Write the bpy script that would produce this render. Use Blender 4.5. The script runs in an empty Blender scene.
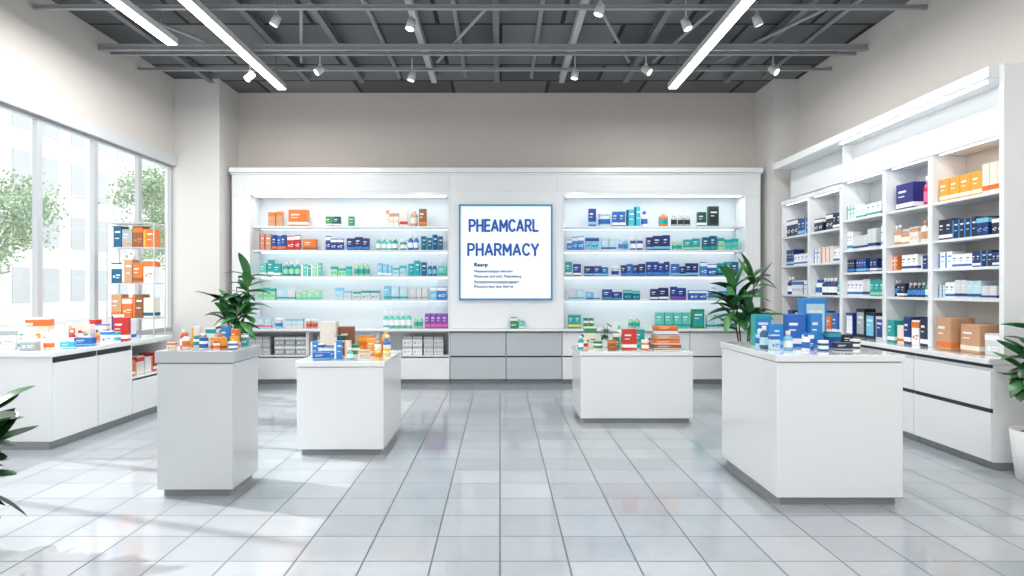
import bpy, bmesh, math, random
from mathutils import Vector, Matrix
random.seed(11)
F=683.0; VX=500.0; HY=288.0; EYE=1.6
def PX(px,d): return (px-VX)*d/F
def PZ(py,d): return EYE+(HY-py)*d/F
COL=bpy.context.scene.collection
def lin(h):
    h=h.lstrip('#'); r=[int(h[i:i+2],16)/255 for i in (0,2,4)]
    return tuple((c/12.92 if c<=.04045 else ((c+.055)/1.055)**2.4) for c in r)+(1,)
MC={}
def mat(hexc,rough=.45,metal=0,emit=0,noise=0,spec=.5,coat=0):
    k=(hexc,rough,metal,emit,noise,spec,coat)
    if k in MC: return MC[k]
    m=bpy.data.materials.new('mat_'+hexc.strip('#')); m.use_nodes=True
    nt=m.node_tree; b=nt.nodes['Principled BSDF']
    c=lin(hexc)
    b.inputs['Base Color'].default_value=c
    b.inputs['Roughness'].default_value=rough
    b.inputs['Metallic'].default_value=metal
    b.inputs['Specular IOR Level'].default_value=spec
    if coat: b.inputs['Coat Weight'].default_value=coat; b.inputs['Coat Roughness'].default_value=.08
    if emit:
        b.inputs['Emission Color'].default_value=c; b.inputs['Emission Strength'].default_value=emit
    if noise:
        tc=nt.nodes.new('ShaderNodeTexCoord'); n=nt.nodes.new('ShaderNodeTexNoise'); n.inputs['Scale'].default_value=3; n.inputs['Detail'].default_value=6
        mx=nt.nodes.new('ShaderNodeMix'); mx.data_type='RGBA'
        mx.inputs[6].default_value=tuple(v*(1-noise) for v in c[:3])+(1,); mx.inputs[7].default_value=tuple(min(1,v*(1+noise)) for v in c[:3])+(1,)
        nt.links.new(tc.outputs['Object'],n.inputs['Vector']); nt.links.new(n.outputs['Fac'],mx.inputs[0]); nt.links.new(mx.outputs[2],b.inputs['Base Color'])
    MC[k]=m; return m

class MB:
    def __init__(s): s.v=[];s.f=[];s.m=[];s.mats=[];s.sm=[]
    def mi(s,m):
        if m not in s.mats: s.mats.append(m)
        return s.mats.index(m)
    def box(s,x0,x1,y0,y1,z0,z1,m,bev=0):
        if x0>x1:x0,x1=x1,x0
        if y0>y1:y0,y1=y1,y0
        bm=bmesh.new(); bmesh.ops.create_cube(bm,size=1)
        for v in bm.verts: v.co=Vector(((x0+x1)/2+v.co.x*(x1-x0),(y0+y1)/2+v.co.y*(y1-y0),(z0+z1)/2+v.co.z*(z1-z0)))
        if bev: bmesh.ops.bevel(bm,geom=list(bm.edges),offset=bev,segments=2,affect='EDGES',profile=.5)
        s.addbm(bm,m); return s
    def addbm(s,bm,m,smooth=False):
        o=len(s.v); i=s.mi(m); bm.verts.index_update()
        s.v+= [v.co.copy() for v in bm.verts]
        for f in bm.faces: s.f.append([o+v.index for v in f.verts]); s.m.append(i); s.sm.append(smooth)
        bm.free()
    def lathe(s,prof,m,seg=20,c=(0,0,0),M=None,cap=True):
        o=len(s.v); i=s.mi(m)
        for r,z in prof:
            for k in range(seg):
                a=2*math.pi*k/seg; p=Vector((r*math.cos(a),r*math.sin(a),z))
                if M is not None: p=M@p
                s.v.append(p+Vector(c))
        for j in range(len(prof)-1):
            for k in range(seg):
                k2=(k+1)%seg
                s.f.append([o+j*seg+k,o+j*seg+k2,o+(j+1)*seg+k2,o+(j+1)*seg+k]); s.m.append(i); s.sm.append(True)
        if cap:
            s.f.append([o+k for k in range(seg)][::-1]); s.m.append(i); s.sm.append(False)
            s.f.append([o+(len(prof)-1)*seg+k for k in range(seg)]); s.m.append(i); s.sm.append(False)
        return s
    def tube(s,p0,p1,r,m,seg=10,r1=None):
        p0=Vector(p0);p1=Vector(p1); d=p1-p0; L=d.length
        M=d.to_track_quat('Z','Y').to_matrix()
        return s.lathe([(r,0),(r if r1 is None else r1,L)],m,seg,c=p0,M=M)
    def poly(s,pts,m,smooth=False):
        o=len(s.v); s.v+=[Vector(p) for p in pts]; s.f.append(list(range(o,o+len(pts)))); s.m.append(s.mi(m)); s.sm.append(smooth)
    def mesh(s,name,org=(0,0,0)):
        me=bpy.data.meshes.new(name); O=Vector(org)
        me.from_pydata([tuple(v-O) for v in s.v],[],s.f)
        for m in s.mats: me.materials.append(m)
        me.polygons.foreach_set('material_index',s.m); me.polygons.foreach_set('use_smooth',s.sm); me.update()
        return me
def obj(name,data,loc=(0,0,0),parent=None,label=None,cat=None,group=None,kind=None,rz=0):
    o=bpy.data.objects.new(name,data); COL.objects.link(o); o.location=loc; o.rotation_euler=(0,0,rz)
    if parent: o.parent=parent
    if label:o['label']=label
    if cat:o['category']=cat
    if group:o['group']=group
    if kind:o['kind']=kind
    return o
def thing(name,label,cat,loc=(0,0,0),group=None): 
    e=obj(name,None,loc,label=label,cat=cat,group=group); e.empty_display_size=.1; return e
def part(parent,name,mb,bev=0,label=None):
    o=obj(name,mb.mesh(name,parent.location),parent=parent,label=label)
    if bev: bevel(o,bev)
    return o
def bevel(o,w):
    b=o.modifiers.new('bevel','BEVEL'); b.width=w; b.segments=2; b.limit_method='ANGLE'; b.angle_limit=math.radians(40)
def solo(name,mb,org,label,cat,group=None,bev=0):
    o=obj(name,mb.mesh(name,org),org,label=label,cat=cat,group=group)
    if bev: bevel(o,bev)
    return o
def struct(name,mb):
    return obj(name,mb.mesh(name),kind='structure')

# ---------------- materials
WHITE=mat('#eaedef',.25,coat=.4); WHITE2=mat('#e4e7e9',.4); TOPW=mat('#eef0f1',.12,coat=.6)
PLINTH=mat('#8b8f92',.35); GROOVE=mat('#2b2f33',.5); GREYD=mat('#a9b0b6',.35)
WALLW=mat('#dad5d0',.85,noise=.03); WALLB=mat('#d0c9c3',.85,noise=.03); WALLP=mat('#dad8d6',.8,noise=.02)
STEEL=mat('#9a9ea2',.35,metal=.6)
LED=mat('#ffffff',emit=6)
BEAM=mat('#9da0a3',.5); BEAMD=mat('#717578',.6)
def floor_mat():
    m=bpy.data.materials.new('floor_tiles'); m.use_nodes=True; nt=m.node_tree; b=nt.nodes['Principled BSDF']
    tc=nt.nodes.new('ShaderNodeTexCoord'); br=nt.nodes.new('ShaderNodeTexBrick'); br.offset=0; br.squash=1
    br.inputs['Scale'].default_value=1; br.inputs['Brick Width'].default_value=.4; br.inputs['Row Height'].default_value=.4
    br.inputs['Mortar Size'].default_value=.0055; br.inputs['Mortar Smooth'].default_value=.1
    br.inputs['Color1'].default_value=lin('#a2a9af'); br.inputs['Color2'].default_value=lin('#b0b6bb'); br.inputs['Mortar'].default_value=lin('#70767b')
    n=nt.nodes.new('ShaderNodeTexNoise'); n.inputs['Scale'].default_value=2.2; n.inputs['Detail'].default_value=8
    mx=nt.nodes.new('ShaderNodeMix'); mx.data_type='RGBA'; mx.blend_type='MULTIPLY'; mx.inputs[0].default_value=.25
    nt.links.new(tc.outputs['Object'],br.inputs['Vector']); nt.links.new(tc.outputs['Object'],n.inputs['Vector'])
    cr=nt.nodes.new('ShaderNodeValToRGB'); cr.color_ramp.elements[0].color=(.75,.76,.78,1); cr.color_ramp.elements[0].position=.3; cr.color_ramp.elements[1].position=.7
    nt.links.new(n.outputs['Fac'],cr.inputs[0]); nt.links.new(br.outputs['Color'],mx.inputs[6]); nt.links.new(cr.outputs[0],mx.inputs[7])
    nt.links.new(mx.outputs[2],b.inputs['Base Color'])
    mr=nt.nodes.new('ShaderNodeMapRange'); mr.inputs[3].default_value=.1; mr.inputs[4].default_value=.6
    nt.links.new(br.outputs['Fac'],mr.inputs[0]); nt.links.new(mr.outputs[0],b.inputs['Roughness'])
    sp=nt.nodes.new('ShaderNodeMapRange'); sp.inputs[3].default_value=1.0; sp.inputs[4].default_value=.1
    nt.links.new(br.outputs['Fac'],sp.inputs[0]); nt.links.new(sp.outputs[0],b.inputs['Specular IOR Level'])
    bp=nt.nodes.new('ShaderNodeBump'); bp.invert=True; bp.inputs['Strength'].default_value=.2; bp.inputs['Distance'].default_value=.002
    nt.links.new(br.outputs['Fac'],bp.inputs['Height']); nt.links.new(bp.outputs[0],b.inputs['Normal'])
    return m
def ceil_mat():
    m=bpy.data.materials.new('ceiling_panels'); m.use_nodes=True; nt=m.node_tree; b=nt.nodes['Principled BSDF']
    tc=nt.nodes.new('ShaderNodeTexCoord'); br=nt.nodes.new('ShaderNodeTexBrick'); br.offset=.5
    br.inputs['Scale'].default_value=1; br.inputs['Brick Width'].default_value=1.6; br.inputs['Row Height'].default_value=.8; br.inputs['Mortar Size'].default_value=.03
    br.inputs['Color1'].default_value=lin('#76797b'); br.inputs['Color2'].default_value=lin('#4c4f51'); br.inputs['Mortar'].default_value=lin('#1b1d1e')
    nt.links.new(tc.outputs['Object'],br.inputs['Vector']); nt.links.new(br.outputs['Color'],b.inputs['Base Color']); b.inputs['Roughness'].default_value=.8
    return m
# ---------------- room
XL,XR,YB,YF,ZC=-5.3,4.85,11.9,-2.0,5.0
mb=MB(); mb.box(XL-.2,XR+.2,YF-.2,YB+.2,-.1,0,floor_mat()); struct('floor',mb)
mb=MB(); mb.box(XL-.2,XR+.2,YF-.2,YB+.2,ZC,ZC+.1,ceil_mat()); struct('ceiling',mb)
mb=MB(); mb.box(XL,XR,YB,YB+.15,0,ZC,WALLB); struct('wall_back',mb)
mb=MB(); mb.box(XR,XR+.15,YF,YB+.15,0,ZC,WALLW); struct('wall_right',mb)
mb=MB(); mb.box(XL,-3.2,YF-.15,YF,0,ZC,WALLP); mb.box(3.2,XR,YF-.15,YF,0,ZC,WALLP); mb.box(-3.2,3.2,YF-.15,YF,3.1,ZC,WALLP); struct('wall_front_added',mb)  # unseen wall with wide opening, added to cut sky light entering behind the camera
mb=MB(); WZ0,WZ1=.9,3.62
mb.box(XL-.15,XL,YF,YB+.15,0,WZ0,WALLP); mb.box(XL-.15,XL,YF,YB+.15,WZ1,ZC,WALLW); mb.box(XL-.15,XL,11.1,YB+.15,WZ0,WZ1,WALLP); mb.box(XL-.15,XL,YF,2.4,WZ0,WZ1,WALLP)
struct('wall_left',mb)
mb=MB(); mb.box(XL+.001,-4.56,11.1,YB-.001,0,ZC-.001,WALLP); struct('trim_1',mb)
mb=MB(); mb.box(4.45,XR-.001,11.1,YB-.001,0,ZC-.001,WALLP); struct('trim_2',mb)
mb=MB(); mb.box(XL+.001,XL+.05,YF+.01,11.09,3.58,3.74,mat('#d2d5d7',.5)); struct('trim_3',mb)
g=bpy.data.materials.new('window_glass'); g.use_nodes=True; nt=g.node_tree; nt.nodes.clear()
o_=nt.nodes.new('ShaderNodeOutputMaterial'); mx=nt.nodes.new('ShaderNodeMixShader'); t=nt.nodes.new('ShaderNodeBsdfTransparent'); gl=nt.nodes.new('ShaderNodeBsdfGlossy'); gl.inputs['Roughness'].default_value=.02
mx.inputs[0].default_value=.06; nt.links.new(t.outputs[0],mx.inputs[1]); nt.links.new(gl.outputs[0],mx.inputs[2]); nt.links.new(mx.outputs[0],o_.inputs[0])
ys=[11.1,10.1,9.0,7.9,6.8,5.7,4.6,3.5,2.4]
WF=mat('#b3b8bc',.4)
for i in range(len(ys)-1):
    y1,y0=ys[i],ys[i+1]; mb=MB(); a=.045
    x0,x1=XL-.08,XL-.02
    mb.box(x0,x1,y0,y0+a,WZ0,WZ1,WF); mb.box(x0,x1,y1-a,y1,WZ0,WZ1,WF)
    mb.box(x0,x1,y0+a,y1-a,WZ0,WZ0+.07,WF); mb.box(x0,x1,y0+a,y1-a,WZ1-.08,WZ1,WF)
    w=struct('window_%d'%(i+1),mb)
    mg=MB(); mg.poly([(XL-.05,y0+a,WZ0+.07),(XL-.05,y1-a,WZ0+.07),(XL-.05,y1-a,WZ1-.08),(XL-.05,y0+a,WZ1-.08)],g)
    obj('window_glass',mg.mesh('window_glass'),parent=w)
# ---------------- ceiling steel & lights
def beam(x0,x1,y0,y1,z0,z1,m,lab='grey steel beam hanging below the dark ceiling'):
    mb=MB(); cx,cy=(x0+x1)/2,(y0+y1)/2
    t=(z1-z0)*.22; mb.box(x0,x1,y0,y1,z0,z0+t,m); mb.box(x0,x1,y0,y1,z1-t,z1,m)
    if x1-x0>y1-y0: mb.box(x0,x1,cy-.01,cy+.01,z0+t,z1-t,m)
    else: mb.box(cx-.01,cx+.01,y0,y1,z0+t,z1-t,m)
    solo('ceiling_beam',mb,(cx,cy,z0),lab,'beam','ceiling beams')
for y,z,h in ((7.75,4.76,.05),(9.0,4.73,.08),(9.3,4.77,.04),(10.0,4.78,.04),(6.3,4.74,.08)):
    beam(XL+.01,XR-.01,y-.025,y+.025,z,z+h,BEAM)
for x,z in ((-4.6,4.87),(-3.05,4.87),(-2.2,4.87),(-1.05,4.87),(-.05,4.87),(.98,4.87),(2.0,4.87),(3.6,4.87)):
    beam(x-.04,x+.04,2.0,10.9,z,z+.1,mat('#b8bbbd',.5) if abs(x)<1.2 and x!=-.05 else BEAMD)
for (x0,y0,x1,y1) in ((1.15,7.9,1.85,9.8),(3.8,7.9,3.1,9.8),(-2.3,7.9,-2.85,9.8),(-4.4,7.9,-3.5,9.8),(2.2,9.8,2.5,7.9),(-.15,7.9,-.9,9.8)):
    mb=MB(); mb.tube((x0,y0,4.845),(x1,y1,4.845),.02,BEAM); solo('brace_pipe',mb,((x0+x1)/2,(y0+y1)/2,4.8),'thin grey diagonal steel brace under the ceiling','pipe','ceiling braces')
for x in (-1.6,-.55,.5,2.95,4.2):
    mb=MB(); mb.tube((x,3,4.968),(x,10.9,4.968),.03,mat('#9a9ea1',.4)); solo('conduit_pipe',mb,(x,7,4.968),'round grey conduit pipe running along the ceiling','pipe','ceiling pipes')
def linlight(x,y0,y1,z,w=.14,P=27):
    c=(y0+y1)/2; e=thing('linear_light','long white suspended linear LED light','light',(x,c,z),'linear ceiling lights')
    mb=MB(); mb.box(x-w/2,x+w/2,y0,y1,z+.012,z+.09,mat('#d7dadc',.4)); part(e,'housing',mb,.004)
    mb=MB(); mb.box(x-w/2+.012,x+w/2-.012,y0+.01,y1-.01,z,z+.0118,LED); part(e,'diffuser',mb)
    mb=MB()
    for y in (y0+.3,y1-.3): mb.tube((x,y,z+.09),(x,y,ZC),.006,STEEL,6)
    part(e,'suspension_cable',mb)
    L=bpy.data.lights.new('linear_lamp','AREA'); L.shape='RECTANGLE'; L.size=w; L.size_y=y1-y0; L.energy=P*(y1-y0); L.color=(1,.985,.96)
    obj('lamp',L,(0,0,-.01),parent=e)
linlight(-3.3,5.0,10.35,4.6); linlight(2.6,5.0,10.3,4.6); linlight(-4.05,4.6,8.45,4.6,P=18)
linlight(-2.4,-1,4.2,4.6); linlight(2.4,-1,4.2,4.6)  # unseen pair above and behind the camera, added as fill light
def spot(x,y,z,tilt,az):
    e=thing('track_spotlight','small white cylindrical spotlight hanging from ceiling track','spotlight',(x,y,z),'ceiling spotlights')
    mw=mat('#d4d6d7',.35); R=Matrix.Rotation(az,3,'Z')@Matrix.Rotation(tilt,3,'Y'); s=.85
    mb=MB(); mb.tube((x,y,z),(x,y,ZC-.13 if z<4.7 else ZC),.008,mw,8); mb.box(x-.02,x+.02,y-.02,y+.02,z,z+.02,mw); part(e,'bracket',mb)
    mb=MB(); mb.lathe([(a*s,b*s*.8) for a,b in ((.035,.09),(.055,.08),(.06,0),(.066,-.1),(.056,-.1),(.05,-.08))],mw,20,c=(x,y,z-.06),M=R,cap=True); part(e,'lamp_head',mb)
    mb=MB(); mb.lathe([(.05*s,-.081*s),(.04*s,-.083*s)],mat('#fff6e6',emit=8),20,c=(x,y,z-.06),M=R); part(e,'lens',mb)
for px,py,d,ti,az in ((411,24,7.9,.3,.9),(320,70,9.5,.9,.5),(412,76,9.7,.3,0),(575,74,9.8,.2,.3),(686,24,7.9,-.4,-.6),(646,70,9.45,-.9,-.5),(757,20,8.1,-.5,.4),(773,70,9.5,-.9,-.8),(250,76,9.4,.7,.6),(276,20,8.1,.5,0),(600,9,7.5,.3,0)):
    spot(PX(px,d),d,PZ(py,d)+.06,ti,az)

# ---------------- products
def carton_mesh(w,d,h,c1,c2,style):
    mb=MB(); b=min(w,d,h)*.03
    m1=mat(c1,.4); m2=mat(c2,.4); ml=mat('#e9ebec',.45)
    if c1.lower() in('#f2f4f5',): ml=m2
    mb.box(-w/2,w/2,-d/2,d/2,0,h,m1,b)
    e=.0008; y=-d/2
    if style==0:
        mb.box(-w/2-e,w/2+e,-d/2-e,d/2+e,.1*h,.26*h,m2); mb.box(-.36*w,.1*w,y-e,y,.66*h,.74*h,ml); mb.box(-.36*w,.0*w,y-e,y,.5*h,.54*h,ml)
    elif style==1:
        mb.box(-w/2-e,w/2+e,-d/2-e,d/2+e,.7*h,.93*h,m2); mb.lathe([(.12*min(w,h),0),(.12*min(w,h),e)],m2,16,c=(-.22*w,y,.32*h),M=Matrix.Rotation(math.pi/2,3,'X')); mb.box(-.02*w,.4*w,y-e,y,.36*h,.42*h,m2); mb.box(-.02*w,.3*w,y-e,y,.24*h,.28*h,m2)
    elif style==2:
        mb.box(-w/2-e,-.28*w,-d/2-e,d/2+e,.03*h,.97*h,m2); mb.box(-.12*w,.4*w,y-e,y,.68*h,.76*h,ml); mb.box(-.12*w,.3*w,y-e,y,.4*h,.44*h,ml)
    else:
        mb.box(-.4*w,.4*w,y-e,y,.12*h,.88*h,m2); mb.box(-.3*w,.3*w,y-2*e,y-e,.66*h,.74*h,ml); mb.box(-.3*w,.05*w,y-2*e,y-e,.5*h,.54*h,ml)
    mb.box(-w*.47,w*.47,-.004*1,.004,h,h+.0006,m2)
    return mb.mesh('medicine_box')
def bprof(w,h,t):
    r=w/2
    if t=='bottle': body=[(r*.9,0),(r,.02*h),(r,.62*h),(r*.92,.68*h),(r*.45,.76*h),(r*.42,.8*h)]; cap=[(r*.52,.8*h),(r*.52,.98*h),(r*.46,h)]
    elif t=='jar': body=[(r*.92,0),(r,.03*h),(r,.68*h),(r*.9,.73*h)]; cap=[(r*1.0,.73*h),(r*1.0,.97*h),(r*.95,h)]
    else: body=[(r*.9,0),(r,.03*h),(r*.98,.6*h),(r*.6,.7*h),(r*.3,.74*h)]; cap=[(r*.38,.74*h),(r*.38,.82*h),(r*.12,.83*h),(r*.12,.93*h)]
    return body,cap
def bottle_meshes(w,h,c1,c2,t):
    body,cap=bprof(w,h,t); r=w/2
    a=MB(); a.lathe(body,mat(c1,.25,coat=.3),20); a.lathe([(r*1.012,.16*h),(r*1.012,.5*h)],mat(c2,.45),20,cap=False)
    b=MB(); cm=mat('#f2f4f5',.35) if c1.lower() not in('#f2f4f5',) else mat(c2,.35)
    b.lathe(cap,cm,20)
    if t=='pump': b.box(-r*.75,r*.2,-r*.14,r*.14,.93*h,h,cm)
    return a,b
CN={'#f2f4f5':'white','#1d3f8f':'navy','#16306e':'dark blue','#2466b8':'blue','#2f86d0':'bright blue','#7cc4e0':'light blue','#1fa3a0':'teal','#5cc6b8':'mint','#2e8b57':'green','#0f4f45':'dark green','#e2752a':'orange','#f0a93c':'amber','#c9322f':'red','#e9e2d6':'cream','#c79b78':'tan','#8a5a3a':'brown','#e46aa0':'pink','#8a4fb0':'purple','#a9b0b6':'grey','#20242a':'black','#0e5f86':'deep teal','#b9d9e4':'pale blue','#35b5cf':'cyan','#9fd8b0':'pale green','#d3d7da':'light grey','#f5d34a':'yellow','#c2255c':'magenta','#1a2440':'midnight blue','#2b2a78':'indigo'}
NAMES={'box':'medicine_box','bottle':'medicine_bottle','jar':'cream_jar','pump':'pump_bottle'}
KW={'box':'carton','bottle':'bottle','jar':'jar','pump':'bottle'}
MeshC={}
def product(kind,w,d,h,c1,c2,style,loc,where,group=None,rz=0,parts=False,nm=None):
    col=CN.get(c1,'coloured'); col2=CN.get(c2,'coloured')
    k=(kind,round(w,3),round(d,3),round(h,3),c1,c2,style)
    lab='%s %s with %s print %s'%(col,KW[kind],col2,where)
    cat='box' if kind=='box' else ('jar' if kind=='jar' else 'bottle')
    if kind=='box':
        if k not in MeshC: MeshC[k]=carton_mesh(w,d,h,c1,c2,style)
        return obj(nm or NAMES[kind],MeshC[k],loc,label=lab,cat=cat,group=group,rz=rz)
    if k not in MeshC:
        a,b=bottle_meshes(w,h,c1,c2,kind)
        c=MB(); c.v=a.v+b.v; c.mats=a.mats+[m for m in b.mats if m not in a.mats]
        c.f=a.f+[[i+len(a.v) for i in f] for f in b.f]; c.m=a.m+[c.mats.index(b.mats[i]) for i in b.m]; c.sm=a.sm+b.sm
        MeshC[k]=(c.mesh(NAMES[kind]),a.mesh(NAMES[kind]+'_body'),b.mesh('cap'))
    full,am,bm_=MeshC[k]
    if parts:
        o=obj(NAMES[kind],am,loc,label=lab,cat=cat,group=group,rz=rz); obj('cap',bm_,(0,0,0),parent=o); return o
    return obj(NAMES[kind],full,loc,label=lab,cat=cat,group=group,rz=rz)

# ---------------- back display
YS=11.5
def backunit(x0,x1,ix0,ix1,lab):
    e=thing('display_shelving',lab,'shelving',((x0+x1)/2,11.6,.93),'back wall shelving')
    lx=e.location
    mb=MB(); mb.box(x0,ix0,11.38,11.88,.93,3.14,WHITE); part(e,'side_panel',mb,.004)
    mb=MB(); mb.box(ix1,x1,11.38,11.88,.93,3.14,WHITE); part(e,'side_panel',mb,.004)
    mb=MB(); mb.box(ix0+.001,ix1-.001,11.86,11.88,.93,3.14,mat('#d3dbe0',.5)); part(e,'back_panel',mb)
    mb=MB(); mb.box(x0,x1,11.38,11.88,3.141,3.52,WHITE); mb.box(ix0-.1,ix1+.0,11.372,11.38,3.2,3.46,WHITE2,.003); part(e,'header_panel',mb,.004)
    for py in (226,250,276,300):
        z=PZ(py,YS); mb=MB(); mb.box(ix0+.002,ix1-.002,YS,11.859,z-.03,z,WHITE2)
        part(e,'shelf',mb,.002)
        mb=MB(); mb.box(ix0+.05,ix1-.05,11.80,11.82,z-.038,z-.0305,mat('#f2f9ff',emit=2.5)); part(e,'led_strip',mb)
        L=bpy.data.lights.new('shelf_lamp','AREA'); L.shape='RECTANGLE'; L.size=ix1-ix0-.1; L.size_y=.02; L.energy=2.5; L.color=(.93,.98,1)
        o=obj('lamp',L,((ix0+ix1)/2-lx.x,11.7-lx.y,z-.04-lx.z),parent=e); o.rotation_euler=(math.radians(20),0,0)
    mb=MB(); mb.box(ix0+.05,ix1-.05,11.43,11.46,3.13,3.1395,mat('#f4fbff',emit=5)); part(e,'led_strip',mb)
    L=bpy.data.lights.new('shelf_lamp','AREA'); L.shape='RECTANGLE'; L.size=ix1-ix0-.1; L.size_y=.05; L.energy=6.5; L.color=(.95,.985,1)
    o=obj('lamp',L,((ix0+ix1)/2-lx.x,11.55-lx.y,3.12-lx.z),parent=e); o.rotation_euler=(math.radians(15),0,0)
    return e
backunit(-4.47,-.835,-4.17,-.86,'white wall shelving with lit shelves of medicine')
backunit(1.035,4.34,1.06,4.09,'white wall shelving with lit shelves of medicine')
mb=MB(); mb.box(-.833,1.033,11.38,11.88,.93,3.52,WHITE); mb.box(-.74,.92,11.372,11.38,3.2,3.46,WHITE2,.003); solo('wall_panel',mb,(.1,11.66,.93),'smooth white panel between the shelving carrying the sign','panel',bev=.004)
mb=MB(); mb.box(-4.5,4.37,11.33,11.89,3.521,3.6,WHITE); mb.box(-4.49,4.36,11.36,11.375,3.49,3.52,WHITE); solo('cornice',mb,(0,11.65,3.52),'white cornice topping the back wall shelving','cornice',bev=.006)
mb=MB(); mb.box(-4.47,4.34,11.25,11.88,.89,.929,TOPW); solo('countertop',mb,(0,11.58,.89),'long continuous white worktop below back wall shelves','countertop',bev=.003)
def basecab(x0,x1,openc,m,lab):
    e=thing('base_cabinet',lab,'cabinet',((x0+x1)/2,11.6,0),'back wall base cabinets')
    x0+=.003;x1-=.003
    mb=MB(); mb.box(x0,x0+.02,11.34,11.87,.08,.888,m); mb.box(x1-.02,x1,11.34,11.87,.08,.888,m); mb.box(x0,x1,11.85,11.87,.08,.888,m); mb.box(x0,x1,11.34,11.85,.08,.1,m); mb.box(x0,x1,11.34,11.85,.46,.48,m); mb.box(x0,x1,11.34,11.85,.868,.888,m)
    part(e,'body',mb,.002)
    mb=MB(); mb.box(x0,x1,11.39,11.87,0,.08,PLINTH); part(e,'plinth',mb)
    mb=MB(); mb.box(x0+.004,x1-.004,11.318,11.338,.09,.44 if openc else .45,m,.003); part(e,'drawer',mb)
    if not openc:
        mb=MB(); mb.box(x0+.004,x1-.004,11.318,11.338,.475,.86,m,.003); part(e,'drawer',mb)
        mb=MB(); mb.box(x0+.01,x1-.01,11.3385,11.3395,.44,.485,GROOVE); part(e,'handle_groove',mb)
xs=[-4.35,-3.2,-2.03,-.83]
for i in range(3): basecab(xs[i],xs[i+1],True,WHITE,'white base cabinet with open cubby above a drawer')
GC=mat('#bcc2c7',.3)
basecab(-.83,.1,False,GC,'light grey two-drawer base cabinet under the sign'); basecab(.1,1.03,False,GC,'light grey two-drawer base cabinet under the sign')
xs2=[1.03,2.1,3.15,4.3]
for i in range(3): basecab(xs2[i],xs2[i+1],False,WHITE,'white two-drawer base cabinet under the shelving')
for (a,b,n,c) in ((250,272,3,'#d3d7da'),(276,308,3,'#a9b0b6'),(318,340,2,'#f2f4f5'),(403,423,2,'#f2f4f5'),(424,444,2,'#d3d7da')):
    X0,X1=PX(a,11.55),PX(b,11.55); w=(X1-X0)/n
    for i in range(n):
        for lev in range(2):
            product('box',w*.94,.3,.15,c,'#a9b0b6' if c!='#a9b0b6' else '#f2f4f5',1,(X0+w*(i+.5),11.6,.4805+lev*.152),'in open base cabinet','stored cartons in base cabinets',nm='storage_box')
N='#1d3f8f';D='#16306e';B='#2466b8';S='#2f86d0';LB='#7cc4e0';T='#1fa3a0';MI='#5cc6b8';G='#2e8b57';DG='#0f4f45';O='#e2752a';Y='#f0a93c';R='#c9322f';C='#e9e2d6';TN='#c79b78';BR='#8a5a3a';P='#e46aa0';PU='#8a4fb0';GR='#a9b0b6';K='#20242a';DT='#0e5f86';PB='#b9d9e4';CY='#35b5cf';PG='#9fd8b0';LG='#d3d7da';W='#f2f4f5';YE='#f5d34a';MG='#c2255c';DN='#1a2440';IN='#2b2a78'
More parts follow.
